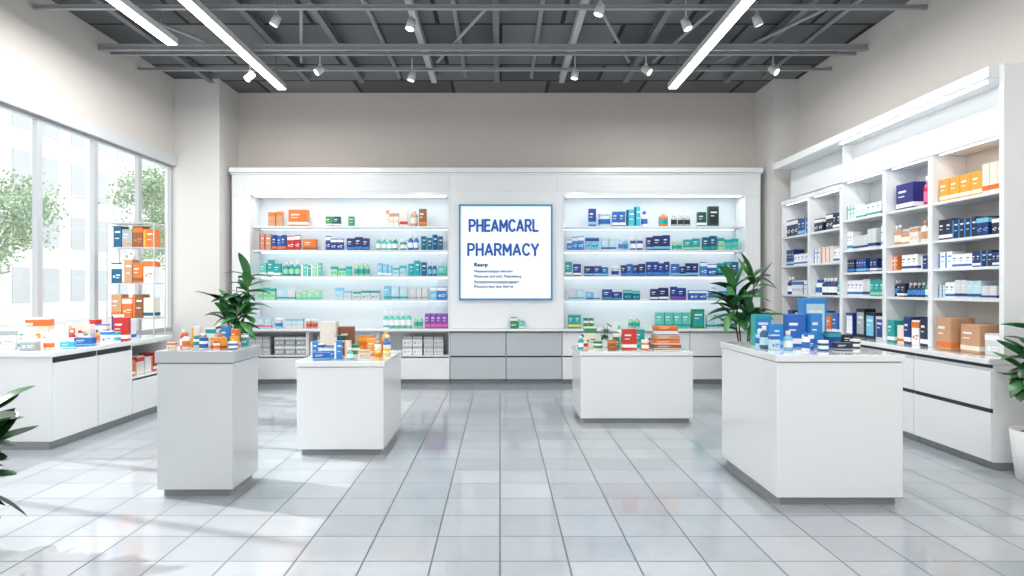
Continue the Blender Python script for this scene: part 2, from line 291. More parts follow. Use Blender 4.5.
rows={226:[(269,283,13,2,'box',TN,O,1),(289,309,15,1,'box',O,C,0),(326,333,9,1,'box',G,W,0),(333.5,341,9,1,'box',DG,W,0),(347,355,9,1,'box',G,W,2),(386,399,16,3,'box',C,TN,1),(400,408,17,1,'box',C,R,0),(410,418,16,1,'bottle',TN,C,0),(419,427,16,1,'box',BR,O,0),
 (588,596,16,1,'box',N,LB,0),(598,611,13,1,'jar',PB,B,0),(612,625,15,2,'box',B,W,0),(626,640,17,2,'box',CY,DG,2),(641,648,14,1,'bottle',W,B,0),(658,668,13,1,'bottle',O,T,0),(671,690,12,3,'bottle',GR,K,0),(697,706,13,1,'box',DG,W,0),(707,718,18,1,'box',DG,K,3)],
250:[(260,272,14,2,'box',TN,R,2),(273,287,13,3,'box',B,O,0),(288,301,13,2,'box',R,W,1),(303,317,10,1,'box',O,BR,0),(326,344,13,3,'box',N,W,1),(347,370,12,3,'box',D,S,0),(376,398,12,4,'bottle',MI,W,0),(400,407,10,1,'jar',T,W,0),(408,419,14,2,'bottle',S,W,0),(421,443,14,4,'box',DT,T,2),
 (567,584,12,3,'box',S,W,1),(585,599,11,2,'box',PB,N,1),(601,616,10,2,'box',PB,B,0),(618,628,11,2,'bottle',PB,S,0),(630,643,12,2,'jar',B,W,0),(646,670,13,3,'box',D,LB,0),(672,682,9,2,'bottle',PG,T,0),(683,700,12,2,'box',T,PG,0),(702,716,13,2,'box',DT,T,0),(717,738,11,3,'box',MI,T,1)],
276:[(260,267,12,1,'box',MI,W,0),(268,282,14,2,'box',T,W,0),(283,301,13,3,'bottle',T,PG,0),(302,322,12,4,'box',MI,W,2),(331,352,9,3,'box',PG,T,1),(354,370,13,3,'bottle',PG,T,0),(378,392,12,3,'box',LB,W,0),(393,406,10,2,'box',PB,CY,1),(408,427,14,3,'box',T,CY,2),(428,437,12,2,'bottle',B,LB,0),(438,447,9,1,'box',PG,T,0),
 (565,572,13,1,'box',T,W,0),(573,581,11,1,'box',N,W,0),(584,608,9,3,'box',D,LB,0),(611,619,9,1,'jar',PB,N,0),(621,645,11,4,'box',D,S,0),(646,669,13,4,'box',N,S,0),(671,698,11,4,'box',D,LB,0),(700,716,12,2,'box',S,W,1),(717,738,13,3,'box',T,DG,0)],
300:[(258,276,11,3,'box',PG,T,1),(277,296,10,2,'box',PB,T,0),(297,322,9,4,'box',PG,MI,0),(335,352,11,2,'box',PB,LB,1),(353,380,10,3,'box',LG,T,1),(384,408,12,3,'box',PB,T,0),(410,428,11,3,'box',LG,GR,0),(430,447,12,2,'box',LB,W,1),
 (568,584,10,2,'box',PB,CY,0),(586,600,8,2,'box',PB,B,0),(602,622,9,2,'box',N,T,0),(623,640,9,2,'box',DT,MI,1),(650,668,11,2,'box',D,W,0),(670,686,12,2,'box',N,PU,0),(688,706,11,2,'box',B,W,1),(708,717,13,1,'bottle',PB,B,0),(719,736,10,2,'box',S,LB,0)],
}
rv=random.Random(4)
NEAR={N:[D,B,N],D:[N,D,B],T:[MI,T,DT],MI:[T,PG,MI],PG:[MI,PG,T],PB:[LB,PB,LG],B:[S,N,B],S:[B,S,LB],LB:[S,LB,PB],DT:[DT,T,N]}
for py,items in rows.items():
    z=PZ(py,YS)+.0005
    for (a,b,h,n,k,c1,c2,st) in items:
        d=11.62; X0,X1=PX(a,d),PX(b,d); H=h*d/F*1.1
        wt=[rv.uniform(.75,1.25) if k=='box' else 1 for _ in range(n)]; sc=(X1-X0)/sum(wt); x=X0
        for i in range(n):
            w=wt[i]*sc
            ww=w*.93 if k=='box' else min(w*.92,.2)
            cc=c1 if rv.random()<.7 else rv.choice(NEAR.get(c1,[c1])); hh=H*(rv.choice((1,1,.9,.8,1.06)) if n>1 and k=='box' else 1)
            if cc==c2: cc=c1
            product(k,ww,min(.15,max(.08,ww*.6)),hh,cc,c2,st,(x+w/2,d+rv.uniform(-.02,.02),z),'on lit wall shelf','products on back wall shelves'); x+=w
cnt=[(258,272,9,2,'box',PB,P,0),(275,283,9,1,'jar',PB,S,0),(286,304,9,3,'box',LG,LB,1),(306,318,8,2,'jar',TN,R,0),(383,412,15,5,'pump',MI,W,0),(414,423,11,2,'bottle',PG,T,0),(425,448,13,4,'box',PU,P,0),
 (510,517,10,1,'box',G,W,1),(518,524,7,1,'box',MI,W,0),(568,581,12,2,'box',T,YE,0),(583,594,9,2,'jar',W,G,0),(628,640,10,2,'bottle',PG,T,0),(655,690,14,4,'box',MI,T,0),(691,704,17,1,'box',G,T,3),(706,719,12,2,'box',PB,T,0),(722,736,10,2,'box',PB,CY,0)]
for (a,b,h,n,k,c1,c2,st) in cnt:
    d=11.5; X0,X1=PX(a,d),PX(b,d); w=(X1-X0)/n; H=h*d/F*1.1
    yy=11.32 if 505<a<530 else d
    for i in range(n): product(k,w*.93 if k=='box' else min(w*.92,.16),.1,H,c1,c2,st,(X0+w*(i+.5),yy,.9295),'on long white worktop','products on the back worktop')
# sign
def textmesh(s,w,h,m,fat=0):
    cu=bpy.data.curves.new('t','FONT'); cu.body=s; cu.size=1; cu.extrude=.005; cu.space_character=1.1; o=bpy.data.objects.new('t',cu); COL.objects.link(o)
    bpy.context.view_layer.update(); dg=bpy.context.evaluated_depsgraph_get(); me=bpy.data.meshes.new_from_object(o.evaluated_get(dg)); bpy.data.objects.remove(o)
    xs_=[v.co.x for v in me.vertices]; ys_=[v.co.y for v in me.vertices]; a,b,c,d_=min(xs_),max(xs_),min(ys_),max(ys_)
    for v in me.vertices:
        x=(v.co.x-a)/(b-a)*w; y=(v.co.y-c)/(d_-c)*h; v.co=Vector((x,-v.co.z*.15-.003,y))
    me.materials.clear(); me.materials.append(m)
    if fat:
        bm=bmesh.new()
        for dx,dz,dy in ((0,0,0),(fat,0,-.0002),(-fat,0,-.0004),(0,fat*.5,-.0006),(0,-fat*.5,-.0008)):
            t_=me.copy(); t_.transform(Matrix.Translation((dx,dy,dz))); bm.from_mesh(t_)
        bm.to_mesh(me); bm.free()
    return me
def arc(cx,cy,rx,ry,a0,a1,n=10): return [(cx+rx*math.cos(math.radians(a0+(a1-a0)*i/n)),cy+ry*math.sin(math.radians(a0+(a1-a0)*i/n))) for i in range(n+1)]
GL={'P':(.72,[[(0,0),(0,1)],[(0,1),(.42,1)]+arc(.42,.73,.3,.27,90,-90)+[(0,.46)]]),
'H':(.76,[[(0,0),(0,1)],[(.76,0),(.76,1)],[(0,.5),(.76,.5)]]),
'E':(.6,[[(0,0),(0,1)],[(0,1),(.6,1)],[(0,.5),(.54,.5)],[(0,0),(.6,0)]]),
'A':(.86,[[(0,0),(.43,1),(.86,0)],[(.17,.3),(.69,.3)]]),
'M':(.9,[[(0,0),(0,1),(.45,.3),(.9,1),(.9,0)]]),
'C':(.76,[arc(.44,.5,.44,.5,48,312,18)]),
'R':(.74,[[(0,0),(0,1)],[(0,1),(.42,1)]+arc(.42,.74,.3,.26,90,-90)+[(0,.48)],[(.4,.46),(.74,0)]]),
'L':(.56,[[(0,1),(0,0),(.56,0)]]),
'Y':(.82,[[(0,1),(.41,.46),(.82,1)],[(.41,.46),(.41,0)]])}
def blockword(s,W_,H_,m,t=.2,gap=.36):
    mb=MB(); tot=sum(GL[c][0] for c in s)+gap*(len(s)-1)+t; k=H_/(1+t); kx=W_/tot; x=t/2; dep=0
    for c in s:
        w,st=GL[c]
        for pl in st:
            pl=[((x+px)*kx,(py+t/2)*k) for px,py in pl]
            for i in range(len(pl)-1):
                a=Vector(pl[i]);b=Vector(pl[i+1]); d=(b-a).normalized(); h=t*k/2; n=Vector((-d.y,d.x))*h
                a2=a-d*h*(1 if i==0 and len(pl)==2 or i==0 else .35); b2=b+d*h*(1 if i==len(pl)-2 else .35)
                if c in 'AMYR' and len(pl)>1 and abs(d.x)>.2 and abs(d.y)>.2: a2=a-d*h*.5; b2=b+d*h*.5
                y=-.004-.00012*(dep%24); dep+=1
                mb.poly([(a2.x+n.x,y,a2.y+n.y),(a2.x-n.x,y,a2.y-n.y),(b2.x-n.x,y,b2.y-n.y),(b2.x+n.x,y,b2.y+n.y)],m)
        x+=w+gap
    return mb.mesh('lettering')
sy=11.33
def SX(p): return PX(p,sy)
def SZ(p): return PZ(p,sy)
x0,x1,z0,z1=SX(459),SX(552.5),SZ(300),SZ(204.5)
e=thing('pharmacy_sign','white framed pharmacy sign with blue lettering and border','sign',((x0+x1)/2,sy+.04,z0))
mb=MB(); mb.box(x0+.02,x1-.02,sy,sy+.044,z0+.02,z1-.02,mat('#f4fafd',.3,emit=.18)); part(e,'sign_panel',mb)
fr=mat('#2a86b8',.35); mb=MB(); t=.026
mb.box(x0,x1,sy-.012,sy+.044,z0,z0+t,fr); mb.box(x0,x1,sy-.012,sy+.044,z1-t,z1,fr); mb.box(x0,x0+t,sy-.012,sy+.044,z0+t,z1-t,fr); mb.box(x1-t,x1,sy-.012,sy+.044,z0+t,z1-t,fr); part(e,'sign_frame',mb)
tb=mat('#1458b4',.5,emit=.05); tn=mat('#2a5fa8',.5); L=e.location
for s,a,b,u,v in (('PHEAMCARL',469,538,232,219),('PHARMACY',467.5,539,256,243)):
    obj('lettering',blockword(s,SX(b)-SX(a),SZ(v)-SZ(u),tb),(SX(a)-L.x,sy-L.y,SZ(u)-L.z),parent=e)
for s,a,b,u,v,m,ft in (('Raarp',474.5,487.5,267.5,263,mat('#1d3a76',.5),.006),('Phaamaoocoatppe nmarnarr',474.5,513,273.2,269.8,tn,.002),('Phaarooe aod aorl, Paqreeescq',474.5,521,278.4,274.8,tn,.002),('foctannnvctoooauunraanarr',474.5,519,283.4,280,tn,.002),('Pnooccrmo mo hnrre',474.5,513,288,284.8,tn,.002)):
    me=textmesh(s,SX(b)-SX(a),SZ(v)-SZ(u),m,ft)
    obj('lettering',me,(SX(a)-L.x,sy-L.y,SZ(u)-L.z),parent=e)

# ---------------- counters in the room
def counter(x0,x1,y0,y1,h,lab,slab=.05,body=WHITE,plh=.06,ins=.05,top=TOPW):
    e=thing('display_counter',lab,'counter',((x0+x1)/2,(y0+y1)/2,0))
    mb=MB(); mb.box(x0+ins,x1-ins,y0+ins,y1-ins,0,plh,PLINTH); part(e,'plinth',mb)
    mb=MB(); mb.box(x0+.012,x1-.012,y0+.012,y1-.012,plh,h-slab-.008,body); part(e,'body',mb,.005)
    mb=MB(); mb.box(x0+.02,x1-.02,y0+.02,y1-.02,h-slab-.008,h-slab,GREYD); mb.box(x0,x1,y0,y1,h-slab,h,top); part(e,'countertop',mb,.004)
counter(-2.63,-2.03,5.2,5.78,1.12,'tall narrow pale grey display pedestal with medicine on top',slab=.09,body=mat('#cdd1d4',.3,coat=.3),ins=.05,top=mat('#bcc0c3',.2,coat=.4))
counter(-1.95,-1.10,6.5,7.68,.9,'white block display counter with cartons on top')
counter(.94,2.29,8.05,9.0,.85,'white block display counter with flared top and products')
counter(2.02,2.97,5.0,6.27,1.11,'large white block display counter with blue cartons')
PL=[]
def on(px,y,z,k,w,d,h,c1,c2,st,where,g,rz=0,bx=None): 
    x=PX(px,y)
    if bx: r=max(w,d)*.62+.01; x=min(max(x,bx[0]+r),bx[1]-r)
    PL.append((x,y,max(w,d)*.62))
    return product(k,w,d,h,c1,c2,st,(x,y,z+.0005),where,g,rz,parts=True)
def putall(L,z,wh,g_,bx):
    for a in L: on(a[0],a[1],z,a[2],a[3],a[4],a[5],a[6],a[7],a[8],wh,g_,a[9],bx)
def scatter(n,x0,x1,y0,y1,z,pal,wh,g_,hr,wr,seed):
    r_=random.Random(seed); c=0; tries=0
    while c<n and tries<3000:
        tries+=1; w=r_.uniform(*wr); k=r_.choice(('box','box','bottle','jar')); d=w*r_.uniform(.6,.9) if k=='box' else w
        rr=max(w,d)*.62; x=r_.uniform(x0+rr,x1-rr); y=r_.uniform(y0+rr,y1-rr)
        if any((x-a)**2+(y-b)**2<(rr+q+.004)**2 for a,b,q in PL): continue
        c1,c2=r_.choice(pal); h=r_.uniform(*hr)*(.7 if k=='jar' else 1); PL.append((x,y,rr)); c+=1
        product(k,w,d,h,c1,c2,r_.randrange(3),(x,y,z+.0005),wh,g_,r_.uniform(-.3,.3),parts=True)
WM=[(W,O),(C,O),(O,W),(W,B),(S,W),(Y,O),(W,T),(LG,B),(R,W),(W,GR)]
putall(((176,5.64,'box',.09,.07,.07,Y,O,0,0),(186,5.36,'bottle',.06,.06,.13,W,O,0,0),(197,5.64,'box',.06,.05,.16,C,Y,2,0),(203,5.42,'bottle',.055,.055,.12,S,W,0,0),(211,5.66,'box',.07,.05,.15,W,T,1,.1),(219,5.4,'box',.1,.07,.09,Y,R,0,-.2),(226,5.64,'box',.07,.05,.16,S,LB,0,0),(172,5.27,'box',.06,.05,.06,C,O,1,.1),(233,5.36,'jar',.07,.07,.06,B,W,0,0),(245,5.68,'box',.05,.05,.1,T,W,1,.1)),1.12,'on tall grey pedestal','products on the tall pedestal',(-2.63,-2.03))
scatter(9,-2.6,-2.08,5.25,5.75,1.12,WM,'on tall grey pedestal','products on the tall pedestal',(.07,.16),(.045,.07),1)
putall(((322,6.68,'box',.16,.12,.07,B,LB,0,.15),(330,6.92,'box',.14,.12,.1,S,W,1,-.1),(350,6.7,'bottle',.06,.06,.11,MI,W,0,0),(327,7.35,'box',.17,.14,.34,C,BR,0,0),(347,7.45,'box',.16,.14,.28,BR,O,0,.1),(341,7.17,'box',.12,.09,.2,DG,C,2,0),(355,7.05,'jar',.1,.1,.12,W,G,0,0),(366,7.42,'box',.16,.12,.18,O,Y,1,0),(372,7.15,'box',.1,.08,.17,Y,W,0,.2),(386,7.4,'bottle',.1,.1,.27,Y,O,0,0),(388,7.0,'jar',.08,.08,.08,W,YE,0,0),(364,6.85,'box',.12,.09,.08,LG,Y,1,.2),(378,6.72,'bottle',.06,.06,.12,YE,O,0,0),(316,7.1,'box',.1,.08,.12,W,B,1,0)),.9,'on white block counter','products on the low white counter',(-1.95,-1.10))
scatter(7,-1.92,-1.15,6.6,7.6,.9,[(BR,C),(S,W),(G,W),(O,Y),(C,O),(W,G)],'on white block counter','products on the low white counter',(.07,.2),(.06,.1),2)
PL.append((PX(606,8.6),8.6,.07)); PL.append((PX(665,8.45),8.45,.22))
putall(((590,8.65,'box',.15,.12,.26,C,G,1,0),(629,8.35,'box',.17,.1,.25,R,W,0,0),(619,8.75,'bottle',.09,.09,.28,W,PG,0,0),(638,8.78,'box',.15,.12,.22,T,MI,0,0),(645,8.3,'jar',.09,.09,.12,O,W,0,0),(598,8.35,'jar',.11,.11,.1,W,G,0,0),(580,8.4,'bottle',.07,.07,.16,T,W,0,0),(684,8.7,'box',.1,.1,.1,C,TN,0,.2),(612,8.25,'box',.1,.08,.12,BR,O,1,0)),.85,'on white block counter','products on the far white counter',(.94,2.29))
scatter(7,1.0,2.25,8.2,8.95,.85,[(T,W),(G,W),(O,C),(W,N),(C,R),(BR,C)],'on white block counter','products on the far white counter',(.08,.22),(.06,.11),3)
zz=.8505
for i,(c1,c2) in enumerate(((BR,C),(O,W),(TN,R),(C,N),(O,BR))):
    product('box',.34-.02*i,.22,.055,c1,c2,0,(PX(665,8.45),8.45,zz),'stacked on white counter','stacked flat cartons',rz=.04*(-1)**i); zz+=.0565
putall(((761,5.95,'box',.14,.1,.26,T,S,3,0),(776,5.7,'box',.09,.07,.19,S,LB,0,.15),(774,5.4,'box',.07,.06,.12,PB,B,1,0),(794,5.72,'box',.15,.1,.27,B,W,0,-.1),(788,5.4,'bottle',.07,.07,.15,LB,W,0,0),(812,6.0,'box',.2,.12,.4,S,PB,3,.05),(806,5.32,'bottle',.06,.06,.14,W,B,0,0),(814,5.66,'box',.1,.08,.28,S,B,0,.1),(832,5.6,'box',.1,.1,.13,N,T,1,0),(823,5.35,'jar',.08,.08,.08,DT,W,0,0),(847,5.75,'box',.1,.1,.1,K,GR,0,.2),(842,5.38,'box',.13,.09,.06,DN,GR,0,-.1),(862,5.6,'jar',.08,.08,.07,K,W,0,0)),1.11,'on large white counter','blue products on the large counter',(2.02,2.97))
scatter(6,2.1,2.8,5.3,6.1,1.11,[(B,W),(S,W),(DT,PB),(PB,B),(N,W)],'on large white counter','blue products on the large counter',(.08,.2),(.06,.09),4)

# ---------------- window counter
CX=-4.4; H=.97
mb=MB(); mb.box(XL+.002,CX,6.72,9.15,H-.05,H,TOPW); solo('countertop',mb,(-4.85,7.9,H-.05),'long white worktop running beneath the windows','countertop',bev=.004)
def wincab(y0,y1,openc):
    e=thing('window_cabinet','white cabinet with '+('open shelf of cartons' if openc else 'flush doors')+' below the windows','cabinet',(-4.85,(y0+y1)/2,0),'window cabinets')
    x0,x1=XL+.01,CX-.03; zt=H-.052
    mb=MB(); mb.box(x0,x1-.03,y0+.002,y1-.002,0,.08,PLINTH); part(e,'plinth',mb)
    mb=MB(); mb.box(x0,x1,y0+.002,y0+.025,.08,zt,WHITE); mb.box(x0,x1,y1-.025,y1-.002,.08,zt,WHITE); mb.box(x0,x0+.02,y0,y1,.08,zt,WHITE); mb.box(x0+.02,x1,y0+.025,y1-.025,.08,.1,WHITE); mb.box(x0+.02,x1,y0+.025,y1-.025,zt-.02,zt,WHITE)
    part(e,'body',mb,.002)
    if openc:
        mb=MB(); mb.box(x0+.02,x1,y0+.026,y1-.026,.5,.52,WHITE); part(e,'shelf',mb)
        mb=MB(); mb.box(x1,x1+.02,y0+.006,y1-.006,.09,.48,WHITE,.003); part(e,'drawer',mb)
    else:
        mb=MB(); mb.box(x1,x1+.02,y0+.009,y1-.009,.09,zt-.06,WHITE,.003); part(e,'door',mb)
        mb=MB(); mb.box(x1-.002,x1+.002,y0+.01,y1-.01,zt-.055,zt-.005,GROOVE); part(e,'handle_groove',mb)
wincab(6.75,7.5,False); wincab(7.5,8.2,False); wincab(8.2,9.12,True)
for i,(c1,c2) in enumerate(((O,C),(C,R),(W,O),(R,W))):
    product('box',.18,.2,.2+.03*(i%2),c1,c2,i%3,(-4.6,8.34+i*.21,.5205),'in open window cabinet','cartons in the window cabinet',rz=-math.pi/2,nm='storage_box')
wh='on worktop beneath windows'; g_='products on the window worktop'
putall(((8,7.1,'box',.2,.16,.2,W,GR,1,.2),(22,7.35,'box',.16,.12,.25,LG,O,0,.1),(40,7.6,'box',.22,.18,.3,C,O,1,.25),(50,7.2,'box',.16,.14,.16,W,Y,2,-.2),(30,6.92,'box',.14,.12,.12,GR,W,1,.2),(55,7.85,'jar',.12,.12,.13,O,W,0,0),(62,7.4,'box',.1,.1,.2,W,B,0,.2),(72,7.62,'bottle',.07,.07,.16,R,W,0,0),(80,7.75,'bottle',.07,.07,.15,W,R,0,0),(91,7.45,'box',.18,.12,.09,B,LB,0,.1),(86,8.05,'box',.14,.12,.2,C,P,0,.1),(103,8.1,'box',.12,.1,.2,B,W,1,0),(108,7.8,'box',.12,.1,.14,W,S,1,.3),(122,8.15,'box',.16,.12,.28,R,W,0,.2),(131,7.95,'jar',.1,.1,.12,W,CY,0,0),(118,8.42,'box',.1,.1,.3,W,N,2,0),(75,7.1,'box',.13,.1,.07,CY,W,0,.4)),.97,wh,g_,(XL,CX))
scatter(18,-5.25,-4.48,6.9,8.55,.97,WM,wh,g_,(.1,.26),(.07,.13),5)
rx0,rx1,ry0,ry1=PX(113,8.85),PX(160,8.85),8.7,9.0
e=thing('display_rack','slim open display rack with shelves of orange cartons','rack',((rx0+rx1)/2,8.85,H))
mb=MB(); RK=mat('#c0c5c9',.25)
for x in (rx0,rx1-.01):
    for y in (ry0,ry1-.01): mb.box(x,x+.01,y,y+.01,H+.0005,PZ(222,8.7),RK)
part(e,'post',mb)
rz_=[PZ(318,8.7),PZ(283,8.7),PZ(247,8.7),PZ(222.5,8.7)]
for zq in rz_:
    mb=MB(); mb.box(rx0+.0105,rx1-.0105,ry0,ry1,zq-.012,zq,RK); part(e,'shelf',mb,.002)
cols=[[(TN,O),(O,C),(BR,O),(C,DT)],[(DT,W),(TN,C),(O,BR),(W,O)],[(DT,C),(GR,TN),(BR,O),(O,Y)]]
for j,zq in enumerate(rz_[:3]):
    w=(rx1-rx0-.06)/4
    for i in range(4):
        c1,c2=cols[j][i]
        product('box',w*.93,.18,(.3,.3,.27)[j]*(1-.14*((i+j)%2)),c1,c2,(i+j)%3,(rx0+.03+w*(i+.5),8.84,zq+.0005),'on slim display rack','cartons on the display rack')

# ---------------- right wall unit
UX=4.48; ups=[6.05,7.1,7.95,8.96,9.9,10.86]
shz=[1.5,1.8,2.09,2.48,3.0]; ZT=3.0
for i in range(5):
    y0,y1=ups[i],ups[i+1]; zt=ZT if i<3 else 2.94
    e=thing('wall_shelving','tall white wall shelving bay stocked with medicine','shelving',(4.67,(y0+y1)/2,.98),'side wall shelving bays')
    a=.001
    mb=MB(); mb.box(UX,XR-.003,y0+a,y0+.055,.981,zt-.0285,WHITE); part(e,'side_panel',mb,.003)
    mb=MB(); mb.box(UX,XR-.003,y1-.02,y1-a,.981,zt-.0285,WHITE); part(e,'side_panel',mb,.003)
    mb=MB(); mb.box(XR-.02,XR-.003,y0+.056,y1-.021,.981,zt-.0285,mat('#c9c5c0' if i==0 else '#c3c8cc',.5)); part(e,'back_panel',mb)
    mb=MB(); mb.box(UX-.01,XR-.003,y0+a,y1-a,zt-.028,zt+.03,WHITE); part(e,'top_board',mb,.003)
    for zq in (shz[:4] if i<3 else [1.5,1.95,2.4]):
        mb=MB(); mb.box(UX+.01,XR-.021,y0+.056,y1-.021,zq-.028,zq,WHITE2); part(e,'shelf',mb,.002)
    mb=MB(); mb.box(UX+.05,UX+.065,y0+.08,y1-.06,zt-.036,zt-.0285,mat('#ffffff',emit=3)); part(e,'led_strip',mb)
    L=bpy.data.lights.new('shelf_lamp','AREA'); L.shape='RECTANGLE'; L.size=.03; L.size_y=y1-y0-.2; L.energy=.7; L.color=(1,.98,.95)
    obj('lamp',L,(UX+.1-4.67,0,zt-.05-.98),parent=e)
e=thing('shelving_canopy','deep white canopy with light strip above wall shelving','canopy',(4.6,8.4,3.04),None)
mb=MB(); mb.box(4.33,XR-.003,6.052,10.86,3.47,3.57,WHITE); part(e,'soffit',mb,.004)
mb=MB(); mb.box(4.62,4.64,6.052,10.86,3.031,3.469,WHITE2)
part(e,'back_panel',mb)
mb=MB(); mb.box(4.5,4.6195,8.93,8.99,3.031,3.469,WHITE); part(e,'divider',mb,.003)
mb=MB(); mb.box(4.4,4.43,6.2,8.85,3.46,3.4695,mat('#ffffff',emit=6)); part(e,'led_strip',mb)
L=bpy.data.lights.new('canopy_lamp','AREA'); L.shape='RECTANGLE'; L.size=.04; L.size_y=4.5; L.energy=1.2; obj('lamp',L,(4.45-4.6,0,3.45-3.04),parent=e)
mb=MB(); mb.box(4.42,XR-.003,5.99,6.05,.981,3.57,WHITE); solo('end_panel',mb,(4.67,6.02,.981),'tall white end panel closing the wall shelving','panel',bev=.003)
CF=4.27
mb=MB(); mb.box(CF,XR-.003,5.97,10.86,.93,.98,TOPW); solo('countertop',mb,(4.6,8.4,.93),'white worktop under the side wall shelving','countertop',bev=.004)
for i in range(5):
    y0,y1=ups[i]-(.07 if i==0 else 0),ups[i+1]
    e=thing('drawer_cabinet','white drawer cabinet with dark recessed grip below wall shelving','cabinet',(4.6,(y0+y1)/2,0),'side wall drawer cabinets')
    mb=MB(); mb.box(CF+.09,XR-.003,y0+.01,y1-.001,0,.07,PLINTH); part(e,'plinth',mb)
    mb=MB(); mb.box(CF+.05,XR-.003,y0+.001,y1-.001,.07,.929,WHITE); part(e,'body',mb)
    for a,b in ((.08,.5),(.54,.87)):
        mb=MB(); mb.box(CF+.03,CF+.05,y0+.007,y1-.007,a,b,WHITE,.003); part(e,'drawer',mb)
    mb=MB(); mb.box(CF+.046,CF+.0499,y0+.005,y1-.005,.5,.54,GROOVE); mb.box(CF+.046,CF+.0499,y0+.005,y1-.005,.895,.925,GROOVE); part(e,'handle_groove',mb)
def fillr(y0,y1,z,gap,pal,kinds=('box',),hr=(.5,.85),fill=.8,wr=(.05,.11)):
    y=y1-.03
    while y>y0+.1:
        k=random.choice(kinds); w=random.uniform(*wr); n=random.choice((2,2,3,4)); c1,c2=random.choice(pal); st=random.choice((0,0,1,2)); h=gap*random.uniform(*hr)
        if k!='box': w=min(w,.1)
        dd=.1 if k!='box' else random.uniform(.1,.2)
        for i in range(n):
            if y-w<y0+.06: y=-1;break
            product(k,w*.95,dd,h,c1,c2,st,(4.52+max(dd,w)/2+.02,y-w/2,z+.0005),'on side wall shelf','products on side wall shelves',rz=-math.pi/2,nm='medicine_box_side'); y-=w  # ordinary medicine cartons like those on the back shelves, under a separate name
        if y<0:break
        if random.random()>fill: y-=random.uniform(.04,.1)
NB=[(D,W),(N,LB),(DN,S),(D,LB),(DN,W)]; WB=[(W,B),(PB,N),(W,S),(LG,D)]; OW=[(O,W),(C,O),(Y,O),(W,O)]; BG=[(C,TN),(TN,C),(W,TN)]
b0=(ups[0],ups[1]);b1=(ups[1],ups[2]);b2=(ups[2],ups[3]);b3=(ups[3],ups[4]);b4=(ups[4],ups[5])
fillr(*b0,2.48,.46,[(Y,O),(C,O),(O,C),(Y,C),(G,C)],hr=(.45,.75),wr=(.09,.17)); fillr(*b0,2.09,.34,NB,hr=(.45,.65)); fillr(*b0,1.8,.24,NB+WB,hr=(.5,.7)); fillr(*b0,1.5,.25,WB,hr=(.45,.75))
for (y,w,d,h,k,c1,c2,st) in ((7.72,.32,.16,.3,'box',IN,W,0),(7.42,.08,.08,.33,'bottle',MG,P,0),(7.29,.09,.09,.26,'bottle',W,MG,0)): product(k,w,d,h,c1,c2,st,(4.65,y,2.4805),'on side wall shelf','products on side wall shelves',rz=-math.pi/2)
fillr(*b1,2.09,.34,BG,('bottle','box','bottle'),hr=(.5,.7)); fillr(*b1,1.8,.24,[(O,W),(W,N),(D,W)],hr=(.5,.8)); fillr(*b1,1.5,.25,NB+[(T,W)],('bottle','box'),hr=(.5,.85))
fillr(*b2,2.48,.46,[(W,T),(PB,W),(C,O)],('box','jar'),hr=(.25,.45)); fillr(*b2,2.09,.34,WB+NB[:2],hr=(.5,.8)); fillr(*b2,1.8,.24,NB+[(T,W)],hr=(.6,.85)); fillr(*b2,1.5,.25,WB+[(T,PG)],hr=(.5,.85))
for b in (b3,b4):
    fillr(*b,2.4,.5,NB+[(W,N)],hr=(.3,.55),wr=(.08,.14)); fillr(*b,1.95,.4,[(W,B),(W,N),(D,LB),(C,O)],hr=(.4,.7),wr=(.08,.14)); fillr(*b,1.5,.4,[(D,W),(T,W),(N,S),(W,B)],('box','bottle'),hr=(.4,.7),wr=(.08,.14))
def onr(y,x,w,d,h,c1,c2,st,k='box'): product(k,w,d,h,c1,c2,st,(x-.08,y,.9815),'on side wall worktop','cartons on the side worktop',rz=-math.pi/2,nm='storage_box')  # product cartons on display, sharing the name of the stored boxes
for y,x,w,d,h,c1,c2,st in ((6.24,4.68,.2,.2,.2,LG,W,1),(6.5,4.66,.26,.22,.27,TN,C,0),(6.81,4.62,.22,.24,.32,TN,O,0),(7.22,4.66,.13,.2,.3,DN,W,0),(7.37,4.66,.13,.2,.27,W,O,1),(7.52,4.66,.12,.2,.3,D,W,0),(7.66,4.66,.12,.18,.2,C,O,0),(7.82,4.64,.13,.18,.25,T,W,0),(8.12,4.66,.16,.14,.28,LG,N,3),(8.31,4.64,.2,.12,.32,DN,LB,3),(8.55,4.66,.2,.14,.36,K,GR,3),(8.78,4.64,.18,.14,.3,N,W,3),(9.1,4.62,.14,.16,.28,B,W,0),(9.27,4.62,.14,.16,.24,O,C,0),(9.5,4.62,.2,.16,.3,D,LB,1),(9.72,4.62,.16,.16,.22,W,B,0),(10.05,4.62,.16,.16,.3,N,W,0),(10.25,4.62,.16,.16,.25,W,T,0),(10.5,4.62,.18,.16,.28,D,W,0)):
    onr(y,x,w,d,h,c1,c2,st)

# ---------------- plants
def leaf(mb,p,az,el,L,Wd,droop,m,tw=0):
    n=8; p=Vector(p); d=Vector((math.cos(az)*math.cos(el),math.sin(az)*math.cos(el),math.sin(el))); side=Vector((-math.sin(az),math.cos(az),0))
    side=(Matrix.Rotation(tw,3,d)@side)
    o=len(mb.v); i=mb.mi(m)
    for k in range(n+1):
        t=k/n; w=Wd/2*math.sin(math.pi*min(1,(t*.93+.04)))**.75*(1-.1*t)
        if k==n: w=.001
        up=side.cross(d).normalized()*-1
        mb.v+= [p+side*w-up*w*.3, p.copy(), p-side*w-up*w*.3]
        d=(d+Vector((0,0,-droop/n))).normalized(); p=p+d*(L/n)
    for k in range(n):
        a=o+3*k
        mb.f.append([a,a+1,a+4,a+3]); mb.m.append(i); mb.sm.append(True)
        mb.f.append([a+1,a+2,a+5,a+4]); mb.m.append(i); mb.sm.append(True)
